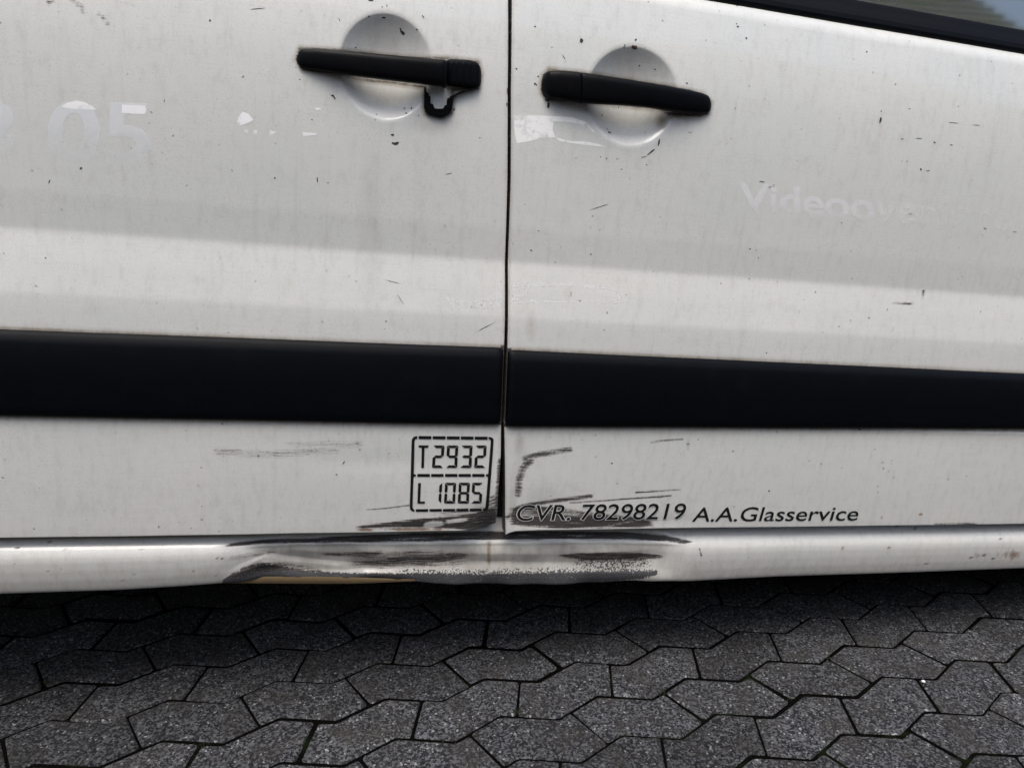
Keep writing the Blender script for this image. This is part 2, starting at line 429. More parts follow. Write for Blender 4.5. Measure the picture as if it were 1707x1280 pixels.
# handle recesses: centre (x, z), half sizes
def recess(cx, cy, rx, ry):
    c = surf(cx, cy); a = surf(cx-rx, cy); b = surf(cx+rx, cy); t = surf(cx, cy-ry); u = surf(cx, cy+ry)
    return ((a[0]+b[0])/2, (t[2]+u[2])/2, (b[0]-a[0])/2, (t[2]-u[2])/2)
REC_L = recess(643.5, 111, 77.5, 88); REC_R = recess(1054, 160, 76, 82)
def dish(x, z, rec, depth=.0245):
    r = np.sqrt(((x-rec[0])/rec[2])**2 + ((z-rec[1])/rec[3])**2)
    d = depth*(1-sstep(.55, 1.0, r)*.999)*(1)
    core = depth*np.clip(1-np.clip(r, 0, 1)**2.0, 0, 1)**.88
    lip = .0007*np.exp(-((r-1.0)/.045)**2)
    return np.where(r < 1, core, 0) + lip

def curve_band(px, py, pts, soft=3.0, ends=12.0):
    """mask of the region between two traced curves: pts = (x, y_top, y_bottom)"""
    p = np.array(pts, float)
    t = np.interp(px, p[:, 0], p[:, 1]); b = np.interp(px, p[:, 0], p[:, 2])
    m = sstep(-soft, soft, py-t)*sstep(-soft, soft, b-py)
    return m*sstep(p[0, 0]-1, p[0, 0]+ends, px)*sstep(-p[-1, 0]-1, -p[-1, 0]+ends, -px)
def blob(px, py, cx, cy, rx, ry, ang=0):
    c, s = math.cos(math.radians(ang)), math.sin(math.radians(ang))
    dx, dy = px-cx, py-cy; u, v = dx*c+dy*s, -dx*s+dy*c
    return np.exp(-((u/rx)**2+(v/ry)**2))
def stroke(px, py, pts, w, amp=1.0):
    p = np.array(pts, float); best = np.full(px.shape, 1e9)
    for a, b in zip(p[:-1], p[1:]):
        d = b-a; L = d@d; t = np.clip(((px-a[0])*d[0]+(py-a[1])*d[1])/L, 0, 1)
        best = np.minimum(best, np.hypot(px-a[0]-t*d[0], py-a[1]-t*d[1]))
    return amp*np.clip(1-best/w, 0, 1)**.7

HANDLE_L = [(495, 100), (500, 82), (555, 84), (700, 98), (745, 98), (797, 104), (801, 125), (796, 148), (755, 150), (752, 190), (733, 196), (710, 190), (708, 145), (600, 132), (560, 122), (505, 116), (495, 100)]
HANDLE_R = [(903, 145), (906, 126), (916, 117), (990, 125), (1125, 147), (1172, 158), (1184, 172), (1181, 188), (1165, 193), (1115, 190), (1100, 182), (985, 170), (915, 166), (904, 155), (903, 145)]

def wear_doors(px, py, which):
    blk = np.zeros(px.shape); gry = np.zeros(px.shape); rus = np.zeros(px.shape); drt = np.zeros(px.shape)
    mx = np.maximum
    if which == 'L':
        # scuffed lower rear corner
        m = curve_band(px, py, [(588, 878, 881), (640, 872, 879), (690, 865, 878), (740, 862, 880), (790, 855, 884), (835, 843, 890)], 2.5, 14)
        m *= 1-.95*curve_band(px, py, [(702, 872, 879), (720, 868, 879), (742, 868, 876)], 2, 8)
        m *= 1-.9*curve_band(px, py, [(740, 867, 873), (760, 864, 871), (783, 863, 868)], 1.5, 8)
        blk = mx(blk, m*.98)
        blk = mx(blk, stroke(px, py, [(612, 849.5), (645, 847), (682, 842)], 1.8, .75))
        blk = mx(blk, stroke(px, py, [(833, 768), (831, 800), (828.5, 826), (827, 850)], 4.5, .85))
        for yy in (826, 833, 839, 846): blk = mx(blk, stroke(px, py, [(812+random.uniform(-4, 6), yy+3), (829, yy-3)], 2.6, .7))
        blk = mx(blk, .42*blob(px, py, 770, 853, 45, 7, -9))
        rus = mx(rus, .95*blob(px, py, 608, 883, 14, 3.5)); rus = mx(rus, .85*blob(px, py, 690, 882, 80, 3)); rus = mx(rus, .7*blob(px, py, 820, 884, 12, 6)); rus = mx(rus, .6*blob(px, py, 480, 889, 30, 2.5))
        rus = mx(rus, .55*blob(px, py, 114, 826, 3, 3))
        # faint grey drags
        blk = mx(blk, .30*stroke(px, py, [(360, 752), (440, 758), (560, 750)], 9)); blk = mx(blk, .24*stroke(px, py, [(480, 740), (600, 742)], 8))
        blk = mx(blk, .5*stroke(px, py, [(118, 0), (135, 10), (140, 22)], 5)); blk = mx(blk, .6*stroke(px, py, [(80, 6), (95, -6)], 5)); blk = mx(blk, .4*stroke(px, py, [(165, 22), (180, 42)], 4))
        # water-borne dirt below the handle
        drt = mx(drt, .17*np.exp(-((px-618-(py-300)*.01)/26)**2)*sstep(170, 330, py)*sstep(-620, -420, -py))
        drt = mx(drt, .10*np.exp(-((px-700)/20)**2)*sstep(190, 260, py)*sstep(-560, -400, -py))
        drt = mx(drt, .30*blob(px, py, 730, 208, 40, 18)); drt = mx(drt, .20*blob(px, py, 643, 80, 60, 60)); drt = mx(drt, .22*blob(px, py, 640, 165, 50, 16))
        H = HANDLE_L
        trim_t = np.interp(px, [-900, 0, 700, 838], [515, 547, 573.5, 578]); trim_b = np.interp(px, [-900, 0, 700, 838], [670, 691.6, 704.7, 706])
        edge = np.abs(px-np.interp(py, [a for a, b in GAPL], [b for a, b in GAPL]))
    else:
        m = curve_band(px, py, [(845, 862, 872), (856, 847, 874), (880, 842, 877), (930, 846, 880), (1000, 855, 879), (1060, 862, 879), (1092, 868, 876)], 3, 14)
        hole = curve_band(px, py, [(862, 850, 862), (900, 851, 860), (1000, 848, 858), (1060, 848, 860)], 3, 10)
        blk = mx(blk, m*(.98-.42*hole)); blk = mx(blk, .9*blob(px, py, 858, 858, 9, 12))
        blk = mx(blk, stroke(px, py, [(862, 846), (905, 837), (950, 831), (985, 827)], 4.5, .95)); blk = mx(blk, stroke(px, py, [(950, 838), (1040, 832), (1118, 826)], 2.2, .75))
        blk = mx(blk, stroke(px, py, [(1060, 821), (1100, 818), (1134, 816)], 2.2, .7))
        blk = mx(blk, stroke(px, py, [(864, 822), (865, 800), (872, 780), (884, 768)], 8, .72)); blk = mx(blk, stroke(px, py, [(874, 764), (900, 757), (950, 749)], 6, .8))
        blk = mx(blk, stroke(px, py, [(1085, 737), (1110, 734), (1138, 732)], 2.5, .6))
        blk = mx(blk, .45*blob(px, py, 1147, 741, 3, 8))
        blk = mx(blk, stroke(px, py, [(846, 862), (862, 850)], 5, .7))
        blk = mx(blk, .6*stroke(px, py, [(1560, 873.5), (1625, 872.5)], 3)); rus = mx(rus, .5*stroke(px, py, [(1550, 873), (1635, 872)], 4)); rus = mx(rus, .65*blob(px, py, 1470, 863, 4, 5)); rus = mx(rus, .75*blob(px, py, 1535, 857, 5, 4)); rus = mx(rus, .6*blob(px, py, 1649, 853, 3, 3))
        rus = mx(rus, .5*blob(px, py, 1085, 877, 10, 4)); rus = mx(rus, .6*blob(px, py, 1056, 80, 6, 4))
        drt = mx(drt, .20*blob(px, py, 1054, 130, 60, 50)); drt = mx(drt, .85*blob(px, py, 1103, 203, 9, 13)); drt = mx(drt, .45*blob(px, py, 1150, 196, 28, 7)); drt = mx(drt, .35*blob(px, py, 866, 740, 9, 26))
        drt = mx(drt, .25*blob(px, py, 885, 545, 12, 26))
        blk = mx(blk, stroke(px, py, [(1536, 500), (1540, 484)], 2, .8)); blk = mx(blk, stroke(px, py, [(1485, 506), (1520, 507)], 1.7, .8)); blk = mx(blk, stroke(px, py, [(1489, 552), (1491, 545)], 2, .75))
        H = HANDLE_R
        trim_t = np.interp(px, [845, 1707, 2600], [581, 621.7, 663]); trim_b = np.interp(px, [842, 1707, 2600], [709.6, 713.6, 719])
        edge = np.abs(px-np.interp(py, [a for a, b in GAPR], [b for a, b in GAPR]))
    hd = stroke(px, py, H, 9, 1.0)
    drt = mx(drt, .8*hd**1.3); blk = mx(blk, .62*stroke(px, py, H, 4.2)**1.5)
    seamside = (edge < 6.5)*(py > trim_t-2)*(py < trim_b+2); blk = mx(blk, seamside*1.0)
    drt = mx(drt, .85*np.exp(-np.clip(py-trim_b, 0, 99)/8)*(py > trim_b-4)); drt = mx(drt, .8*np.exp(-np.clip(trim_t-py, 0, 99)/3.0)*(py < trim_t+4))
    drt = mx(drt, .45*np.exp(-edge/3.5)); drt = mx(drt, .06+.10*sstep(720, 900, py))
    # drips under the moulding
    drt = mx(drt, np.clip(.45*np.sin(px*.21)*np.sin(px*.083+1)*np.sin(px*.37+2), 0, 1)*np.exp(-np.clip(py-trim_b, 0, 300)/22)*(py > trim_b))
    return np.stack([blk, gry, rus, np.clip(drt, 0, 1)], -1)

def axis(segs):
    out = []
    for a, b, s in segs: out.append(np.arange(a, b, s))
    return np.concatenate(out+[[segs[-1][1]]])

def shape_l(X, Z):
    Y = skin(Z) + dish(X, Z, REC_L); e = ex(EL, Z)-X
    Y = Y + .016*sstep(-.085, -.0, -e)**2*np.exp(-((Z-ZB)/.042)**2) + .003*np.exp(-((X-.10)/.07)**2-((Z-(ZB+.012))/.010)**2)
    Y = Y + .0012*np.exp(-((X-.02)/.10)**2-((Z-(ZB+.13))/.02)**2)
    return Y + .0006*np.sin(X*7.1+Z*3)*np.sin(Z*9+1.3) + .00035*np.sin(X*17+Z*5+2)
def shape_r(X, Z):
    Y = skin(Z) + dish(X, Z, REC_R)
    t = np.clip((Z-(belt(X)-.024))/.024, 0, 1); Y = Y + .016*(1-np.sqrt(np.clip(1-t**2*.97, 0, 1)))   # rolled edge beneath the window strip
    Y = Y + .0035*np.exp(-((X-.285)/.05)**2-((Z-.385)/.03)**2) + .0025*np.exp(-((X-.245)/.012)**2-((Z-.43)/.07)**2)
    Y = Y + .0015*np.exp(-((X-.45)/.12)**2-((Z-.365)/.012)**2)
    return Y + .0006*np.sin(X*7.1+Z*3)*np.sin(Z*9+1.3) + .00035*np.sin(X*17+Z*5+2)
_SHAPE['L'], _SHAPE['R'] = shape_l, shape_r

def make_door(which):
    rec = REC_L if which == 'L' else REC_R
    ztop = 1.42 if which == 'L' else BELT
    zax = axis([(0, .16, .0016), (.16, .20, .002), (.20, .42, .0042), (.42, rec[1]-ZB-.09, .004), (rec[1]-ZB-.09, rec[1]-ZB+.09, .0016), (rec[1]-ZB+.09, ztop-ZB-.03, .005), (ztop-ZB-.03, ztop-ZB, .002)])
    if which == 'L':
        L = .215-XL
        xs = axis([(0, rec[0]-XL-.09, .005), (rec[0]-XL-.09, rec[0]-XL+.09, .0016), (rec[0]-XL+.09, L, .002)])
        u = xs/L
    else:
        L = XR-.215
        xs = axis([(0, rec[0]-.215-.09, .0016), (rec[0]-.215-.09, rec[0]-.215+.09, .0016), (rec[0]-.215+.09, .40, .0022), (.40, L, .005)]); u = xs/L
    Z0 = ZB + zax
    U, Zg = np.meshgrid(u, Z0)
    if which == 'L': X = XL + U*(ex(EL, Zg)-XL)
    else: X = ex(ER, Zg) + U*(XR-ex(ER, Zg))
    bx, bz = BL if which == 'L' else BR
    zb = np.interp(X, bx, bz)
    Z = Zg + (zb-ZB)*(1-sstep(0, .12, Zg-ZB))
    if which == 'R': Z = Z + (belt(X)-BELT)*sstep(ztop-.12, ztop-.03, Zg)
    Y = _SHAPE[which](X, Z)
    P = np.stack([X, Y, Z], -1)
    # folded edges: seam side, then bottom
    def fold(P, side):
        if side == 'right': e = P[:, -1:]; off = np.array([1., 0, 0])
        elif side == 'left': e = P[:, :1]; off = np.array([-1., 0, 0])
        elif side == 'bottom': e = P[:1]; off = np.array([0, 0, -1.])
        add = []
        R = .0009
        for a in (25, 55, 90):
            a = math.radians(a); add.append(e + off*R*math.sin(a) + np.array([0, R*(1-math.cos(a)), 0]))
        add.append(e + off*R + np.array([0, .028, 0]))
        if side == 'right': return np.concatenate([P]+add, 1)
        if side == 'left': return np.concatenate(add[::-1]+[P], 1)
        return np.concatenate(add[::-1]+[P], 0)
    P = fold(P, 'right' if which == 'L' else 'left'); P = fold(P, 'bottom')
    px, py = to_px(P)
    W = wear_doors(px, py, which)
    if which == 'L': W[:, -3:, 0] = 1          # folded edges inside the gap, coloured black
    else: W[:, :3, 0] = 1
    W[:3, :, 3] = 1
    return grid_obj('sliding_door' if which == 'L' else 'front_door', P, M_PAINT, van, W)
door_l = make_door('L'); door_r = make_door('R')
door_l['label'] = 'white sliding door with the broken black handle'; door_r['label'] = 'white front door with the intact black handle and company lettering'

# sill ---------------------------------------------------------------
def make_sill():
    xs = axis([(-1.25, -.30, .006), (-.30, .75, .0018), (.75, 1.95, .006)])
    zd = ZB
    normal = np.array([(.050, .020), (.036, .010), (.030, .001), (.0215, -.009), (.0125, -.017), (.0065, -.024), (.0032, -.031), (.0022, -.040), (.0028, -.055), (.0048, -.072), (.0078, -.086), (.0098, -.0925), (.0125, -.0960), (.0230, -.0975), (.060, -.0975)])
    dent = np.array([(.050, .020), (.036, .010), (.031, .000), (.0285, -.008), (.0265, -.015), (.0225, -.021), (.0190, -.029), (.0175, -.040), (.0200, -.055), (.0215, -.072), (.0180, -.086), (.0190, -.0925), (.0205, -.0960), (.026, -.0975), (.060, -.0975)])
    def dens(a, n=110):
        t = np.r_[0, np.cumsum(np.hypot(*np.diff(a, axis=0).T))]; s = np.linspace(0, t[-1], n)
        out = np.stack([np.interp(s, t, a[:, 0]), np.interp(s, t, a[:, 1])], -1)
        k = np.hanning(9); k /= k.sum()
        for c in (0, 1): out[4:-4, c] = np.convolve(out[:, c], k, 'valid')
        return out
    A, B = dens(normal), dens(dent)
    f0 = hit(385, 930)[0]; f1 = hit(1150, 915)[0]
    w = sstep(f0-.03, f0+.10, xs)*(1-sstep(f1-.11, f1+.02, xs))
    prof = A[:, None]*(1-w)[None, :, None] + B[:, None]*w[None, :, None]
    dz = prof[..., 1]; Y = prof[..., 0] - .0085*sstep(-.004, .012, -dz)*(1-.45*w[None])
    X = np.broadcast_to(xs, Y.shape).copy()
    # bottom edge follows the traced outline
    bot = [(-700, 1008), (0, 988.5), (199, 982), (300, 976), (370, 970.8), (405, 966), (441, 963), (469, 962), (581, 964), (669, 967), (722, 972.4), (792, 975.3), (850, 975.3), (900, 974), (1005, 971.5), (1107, 965.7), (1292, 960), (1500, 953.6), (1707, 946), (2500, 925)]
    bp = np.array([hit(x, y, .0165 if 380 < x < 1120 else .008) for x, y in bot]); zbot = np.interp(xs, bp[:, 0], bp[:, 2])
    scale = (zd-zbot)/.0965
    Z = zd + np.where(dz < 0, dz*scale[None], dz)
    # wavy crumpled metal inside the dented length
    inn = w[None]*sstep(-.002, -.03, -np.abs(dz))*1.0
    inn = w[None]*sstep(0.006, .03, -dz)
    Y = Y + inn*(.0030*np.sin(X*31+.6)*np.sin((dz+.02)*55) + .0016*np.sin(X*67+dz*60) + .0022*np.exp(-((X-.19)/.05)**2))
    ridge = np.exp(-((X-(-.055))/.10)**2)*np.exp(-((dz+.071+.012*np.cos((X+.06)*16))/.009)**2)
    Y = Y + ridge*.006*w[None]
    px, py = to_px(np.stack([X, Y, Z], -1))
    def tent(line, wid, x0, x1, fade=40):
        p = np.array(line, float); d = np.abs(py-np.interp(px, p[:, 0], p[:, 1]))
        return np.clip(1-d/wid, 0, 1)*sstep(x0, x0+fade, px)*(1-sstep(x1-fade, x1, px))
    face = sstep(-.004, .008, -dz)
    Y = Y - face*.0036*tent([(370, 968), (405, 950), (441, 939), (480, 944), (530, 951), (600, 953), (720, 953), (900, 954), (1100, 953)], 13, 372, 1108)
    Y = Y + face*.0032*tent([(400, 915), (470, 926), (560, 936), (640, 940), (760, 936), (900, 938), (1000, 937), (1110, 925)], 14, 395, 1120, 60)
    Y = Y - face*.0022*tent([(380, 912), (500, 905), (700, 905), (840, 904), (1000, 902), (1110, 905), (1150, 908)], 5, 385, 1155, 50)
    Y = Y - face*.0015*tent([(400, 945), (440, 928), (520, 938), (600, 946)], 6, 400, 600)
    wav = rng.normal(0, 1, 40); wx_ = np.interp(xs, np.linspace(-.3, .75, 40), wav)
    Y = Y + face*w[None]*.0007*wx_[None]*sstep(.01, .03, -dz)
    P = np.stack([X, Y, Z], -1)
    px, py = to_px(P)
    blk = np.zeros(px.shape); gry = np.zeros(px.shape); rus = np.zeros(px.shape); drt = np.zeros(px.shape); mx = np.maximum
    blk = mx(blk, 1.0*curve_band(px, py, [(372, 908, 912), (400, 903, 909), (440, 899, 905), (520, 896, 904), (600, 892, 903), (700, 888, 902), (800, 886, 900), (923, 885, 897.5), (1046, 887, 898.5), (1107, 891, 902), (1140, 899, 905.5), (1158, 901.5, 904)], 1.8, 16))
    blk = mx(blk, .70*curve_band(px, py, [(530, 920, 925), (600, 920, 929), (650, 919, 926)], 2.5, 20)); blk = mx(blk, .74*curve_band(px, py, [(590, 936, 941), (650, 929, 941), (720, 926, 940), (790, 922, 928)], 2.5, 22))
    blk = mx(blk, .42*curve_band(px, py, [(560, 918, 945), (700, 918, 946), (800, 920, 940)], 5, 40))
    blk = mx(blk, .86*curve_band(px, py, [(925, 924, 928), (980, 921, 933), (1060, 921, 934), (1114, 926, 929)], 2.2, 22))
    gry = mx(gry, .50*curve_band(px, py, [(945, 930, 945), (1020, 930, 950), (1096, 932, 944)], 3, 25))
    gry = mx(gry, 1.0*curve_band(px, py, [(368, 968, 976), (385, 958, 975), (405, 947, 975), (425, 940, 975), (441, 937, 975), (469, 943, 978), (511, 951, 980), (581, 955, 980), (651, 955, 984), (722, 955, 990), (800, 957, 990), (923, 953, 990), (1046, 951.5, 966), (1080, 950, 963), (1098, 951, 957)], 3.2, 5))
    gry = mx(gry, .50*curve_band(px, py, [(650, 947, 960), (800, 949, 962), (923, 946, 960), (1046, 946, 960), (1098, 948, 955)], 4, 25))
    blk = mx(blk, .5*curve_band(px, py, [(380, 955, 968), (430, 936, 955), (480, 938, 950), (540, 948, 955)], 3, 10))
    blk = mx(blk, .5*curve_band(px, py, [(375, 930, 936), (420, 918, 930), (470, 910, 918)], 3, 14)*.6)
    drt = mx(drt, 1.0*np.exp(-((px-815)/5)**2)*sstep(898, 906, py)*sstep(-958, -930, -py)); rus = mx(rus, .36*np.exp(-((px-815)/7)**2)*sstep(898, 910, py)*sstep(-945, -915, -py)); rus = mx(rus, .55*np.exp(-((px-632)/3)**2)*sstep(898, 903, py)*sstep(-925, -905, -py))
    rus = mx(rus, .6*blob(px, py, 1690, 925, 26, 12)); rus = mx(rus, .45*blob(px, py, 1640, 925, 40, 10))
    blk = mx(blk, stroke(px, py, [(1166, 914), (1169, 926)], 1.8, .8)); blk = mx(blk, stroke(px, py, [(1399, 926), (1405, 912)], 1.5, .8))
    for x, y in ((1482, 913), (1545, 939), (1619, 929), (1668, 898), (1640, 925), (1655, 931), (1495, 877.5), (1525, 881)): blk = mx(blk, .9*blob(px, py, x, y, 3.2, 1.7, -20))
    for x, y in ((84, 903), (110, 915), (234, 916), (362, 930), (370, 931), (28, 913), (322, 952), (225, 957), (205, 967), (77, 953)): blk = mx(blk, .85*blob(px, py, x, y, 3, 1.6, -25))
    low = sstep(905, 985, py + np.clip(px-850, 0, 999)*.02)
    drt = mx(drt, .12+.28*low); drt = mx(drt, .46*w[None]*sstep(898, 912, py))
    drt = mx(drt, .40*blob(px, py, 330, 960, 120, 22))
    W = np.stack([blk, gry, rus, np.clip(drt, 0, 1)], -1)
    return grid_obj('sill', P, M_PAINT, van, W, flip=True), xs, zbot
sill, sill_x, sill_zb = make_sill()
sill['label'] = 'dented white sill with black scuffs beneath both doors'
# folded seam showing under the crushed part of the sill
sb = [(365, 971, 972), (400, 966, 971.5), (441, 962, 972), (520, 962, 972.5), (581, 963, 972.6), (640, 965, 970.5), (692, 967, 968.4)]
V = []; n_ = 60
for t in np.linspace(365, 692, n_):
    yt = np.interp(t, [a for a, b, c in sb], [b for a, b, c in sb]); yb = np.interp(t, [a for a, b, c in sb], [c for a, b, c in sb])
    wv = .0006*math.sin(t*.9)
    for yy, dep in ((yt-1.5, .013), (yb, .013), (yb+.2, .060)):
        p = hit(t, yy, dep+wv*.5); V.append(p)
Fq = []
for j in range(n_-1):
    for q in range(2): Fq.append((j*3+q, j*3+q+1, (j+1)*3+q+1, (j+1)*3+q))
seam = mesh_obj('seam_flange', V, Fq, M_BEIGE, sill, smooth=True)

# body behind the doors, floor, far side, wheels ----------------------
bs = [box('door_pillar', (.10, .034, ZB+.012), (.33, .16, 1.40), M_JAMB, van)]
box('floor_pan', (-2.4, .055, ZB-.085), (2.4, 1.75, ZB+.03), M_DARK, van)
box('chassis_beam', (-2.2, .42, ZB-.15), (2.2, .56, ZB-.08), M_DARK, van, .01)
box('far_side_panel', (-2.6, 1.72, ZB-.20), (2.6, 1.79, 1.25), M_BODY, van, .01)  # reaches lower than the near sill, shaped to block light under the van
box('cabin_bulkhead', (.05, .20, ZB+.035), (.09, 1.70, 1.85), M_DARK, van)
def loft(name, secs, mat, parent, cap=True, smooth=True):
    n = len(secs[0]); V = [p for s in secs for p in s]; Fc = []
    for r in range(len(secs)-1):
        for j in range(n):
            j2 = (j+1) % n; Fc.append((r*n+j, (r+1)*n+j, (r+1)*n+j2, r*n+j2))
    if cap: Fc.append(tuple(range(n))); Fc.append(tuple(range((len(secs)-1)*n, len(secs)*n))[::-1])
    return mesh_obj(name, V, Fc, mat, parent, smooth)
def ring(cx, cz, r, y, n=40): return [(cx+r*math.cos(2*math.pi*j/n), y, cz+r*math.sin(2*math.pi*j/n)) for j in range(n)]
for wx in (-1.75, 1.75):
    for wy0, sgn in ((.06, 1), (1.70, -1)):
        gz = wx*math.sin(RAKE)/math.cos(RAKE) + .325      # stands on the level ground although the van leans
        secs = [ring(wx, gz, r, wy0+sgn*y) for r, y in ((.19, .02), (.30, .0), (.318, .02), (.325, .06), (.325, .16), (.318, .20), (.29, .22), (.19, .21))]
        ty = loft('wheel', secs, M_RUBBER, van)
        loft('rim', [ring(wx, gz, r, wy0+sgn*y) for r, y in ((.188, .012), (.17, .02), (.12, .03), (.06, .012), (.02, .01))], M_RIM, ty)
# roof and upper panels closing the body above the frame
box('roof', (-2.5, .16, 1.90), (1.6, 1.66, 1.95), M_BODY, van, .02)
box('upper_side_panel', (-2.5, .10, 1.42), (.16, .15, 1.92), M_BODY, van, .01)
box('rear_panel', (-2.6, .05, ZB), (-2.52, 1.72, 1.92), M_BODY, van, .01)
box('rear_side_panel', (-2.52, .0, ZB-.09), (-1.262, .05, 1.42), M_BODY, van, .006)
box('front_wing', (1.962, .0, ZB+.05), (2.55, .06, 1.15), M_BODY, van, .01)
box('nose', (2.50, .07, ZB-.05), (2.62, 1.70, 1.10), M_BODY, van, .02)

# side mouldings -------------------------------------------------------
def moulding(name, pts_t, pts_b, x0, x1, end, parent):
    """chamfered black strip; pts in pixels (x, y)"""
    def line(tbl):
        p = np.array([surf(x, y) for x, y in tbl]); return p
    T, B = line(pts_t), line(pts_b); wh = 'L' if end == 'right' else 'R'
    prof = [(.0, .000, .004), (.012, .0, -.0035), (.05, .0, -.0062), (.09, 0, -.0092), (.14, 0, -.0108), (.30, 0, -.0126), (.44, 0, -.0132), (.50, 0, -.0132), (.60, 0, -.0126), (.85, 0, -.0100), (.96, 0, -.0082), (.99, 0, -.0060), (1.0, 0, .004)]
    xs = np.concatenate([np.linspace(x0, x0+.012, 7), np.linspace(x0+.02, x1-.02, 40), np.linspace(x1-.012, x1, 7)])
    secs = []
    for q, x in enumerate(xs):
        zt = np.interp(x, T[:, 0], T[:, 2]); zb = np.interp(x, B[:, 0], B[:, 2])
        # rounded closed end
        e = (x-x0) if end == 'left' else (x1-x)
        k = 1.0; ins = 0.0
        if e < .011: k = math.sqrt(max(0, 1-((.011-e)/.011)**2))*.85+.15; ins = .004*(1-math.sqrt(max(0, 1-((.011-e)/.011)**2)))
        zt -= ins; zb += ins
        sec = []
        for t, _, y in prof:
            z = zt+(zb-zt)*t
            slant = (float(ex(EL, z))-.0008-x1 if end == 'right' else float(ex(ER, z))+.0002-x0)*max(0, 1-e/.09)   # the closed end leans with the door gap
            sec.append((x+slant, float(_SHAPE[wh](x+slant, z))+(y*k if y < 0 else y), z))
        secs.append(sec)
    n = len(prof); V = [p for s in secs for p in s]; Fc = []
    for r in range(len(secs)-1):
        for j in range(n-1): Fc.append((r*n+j, r*n+j+1, (r+1)*n+j+1, (r+1)*n+j))
    Fc.append(tuple(range(n))[::-1]); Fc.append(tuple(range((len(secs)-1)*n, len(secs)*n)))
    o = mesh_obj(name, V, Fc, M_TRIM, parent, smooth=True)
    return o
xt = surf(837.5, 579)[0]
moulding('side_moulding', [(-900, 515), (0, 547.5), (700, 573.7), (838, 578.5)], [(-900, 670), (0, 692), (700, 705), (838, 707)], XL+.01, float(xt), 'right', door_l)
xt = surf(846, 583)[0]
moulding('side_moulding', [(846, 582), (1707, 621.9), (2600, 663)], [(842, 710), (1300, 712), (1707, 714), (2600, 719)], float(xt), XR-.01, 'left', door_r)

# door handles -----------------------------------------------------------
def bar(name, tbl, parent, mat, e=.55, back=.010, nst=60, cap_px=0):
    """tbl: (x, y_top, y_bottom, stand-off mm, depth mm) in pixels; a rounded bar in front of the skin"""
    t = np.array(tbl, float); xs = np.linspace(0, 1, nst); xs = t[0, 0]+(t[-1, 0]-t[0, 0])*(xs - .0*np.sin(2*np.pi*xs))
    secs = []
    for x in xs:
        yt, yb, so, de = [np.interp(x, t[:, 0], t[:, c]) for c in (1, 2, 3, 4)]
        base = skin(surf(x, (yt+yb)/2)[2]); de = min(de, 23)
        yf = base - so/1000; a = hit(x, yt, yf+de/2000); b = hit(x, yb, yf+de/2000)
        cz, hz = (a[2]+b[2])/2, (a[2]-b[2])/2; cx = (a[0]+b[0])/2; sx = (a[0]-b[0])/2; dy = de/2000
        sec = []
        for j in range(28):
            th = 2*math.pi*j/28; cth, sth = math.cos(th), math.sin(th)
            q = math.copysign(abs(cth)**e, cth); w = math.copysign(abs(sth)**e, sth)
            sec.append((cx+sx*q, yf+dy-dy*w, cz+hz*q))
        secs.append(sec)
    return loft(name, secs, mat, parent)
# sliding door: grip, then a bare ribbed mount where the cover is missing, and the broken cover hanging below
bar('handle_grip', [(494.5, 97, 103, 3, 6), (496, 90, 108, 5, 12), (500, 84.5, 113, 8, 18), (506, 82, 116, 10, 24), (525, 81.5, 118.5, 14, 30), (555, 84, 122.5, 20, 34), (600, 88, 128.5, 24, 34), (660, 93.5, 136, 27, 34), (700, 97, 140.5, 27, 34), (735, 100, 145, 26, 34), (742.5, 100.6, 147.7, 25, 33), (743.5, 101.5, 147, 23, 30)], door_l, M_HANDLE)
bar('handle_mount', [(744, 103, 142, 6, 14), (745.5, 101, 144, 10, 20), (750, 99.5, 144.5, 12, 24), (780, 101, 147, 12, 24), (792, 104, 148.5, 11, 22), (797, 108, 147, 9, 18), (800.5, 115, 142, 5, 12), (801.5, 122, 136, 3, 6)], door_l, M_TRIM, .35)
for j, x in enumerate((753, 761, 772, 783)):
    bar('mount_rib', [(x-1.7, 103.5+j*.6, 143+j*.6, 13.2, 6), (x+1.7, 103.6+j*.6, 143+j*.6, 13.2, 6)], door_l, M_HANDLE, .4, nst=4)
def plate(name, poly, so, thick, parent, mat, bev=.0012):
    """flat plate traced in pixels, standing so mm in front of the skin"""
    poly = np.array(poly, float)
    base = float(skin(surf(poly[:, 0].mean(), poly[:, 1].mean())[2]))
    P = hit(poly[:, 0], poly[:, 1], base-so/1000)
    q = P[:, [0, 2]]; area = .5*sum(q[j-1][0]*q[j][1]-q[j][0]*q[j-1][1] for j in range(len(q)))
    if area < 0: q = q[::-1]
    n = len(q); qi = inset(q, bev); V = []; Fc = []
    for pts, y in ((q, base-so/1000+thick/1000), (q, base-so/1000+bev), (qi, base-so/1000)): V += [(a, y, b) for a, b in pts]
    for r in range(2):
        for j in range(n): Fc.append((r*n+j, r*n+(j+1) % n, (r+1)*n+(j+1) % n, (r+1)*n+j))
    Fc.append(tuple(2*n+j for j in range(n)))
    return mesh_obj(name, V, Fc, mat, parent)
c1 = lambda x, y: (440+x/4.064, y/4.064)
cover = [c1(*p) for p in [(1097, 590), (1100, 625), (1116, 632), (1118, 648), (1130, 650), (1130, 702), (1146, 706), (1158, 736), (1196, 738), (1218, 735), (1226, 714), (1240, 712), (1243, 668), (1258, 664), (1262, 654), (1290, 640), (1345, 610), (1432, 598), (1438, 606), (1380, 618), (1300, 648), (1284, 662), (1274, 745), (1258, 772), (1225, 790), (1185, 794), (1130, 780), (1100, 760), (1086, 728), (1086, 650), (1088, 590)]]
cv = plate('broken_handle_cover', cover, 7, 6.5, door_l, M_HANDLE, .0008); cv['label'] = 'broken black cover piece hanging below the handle'
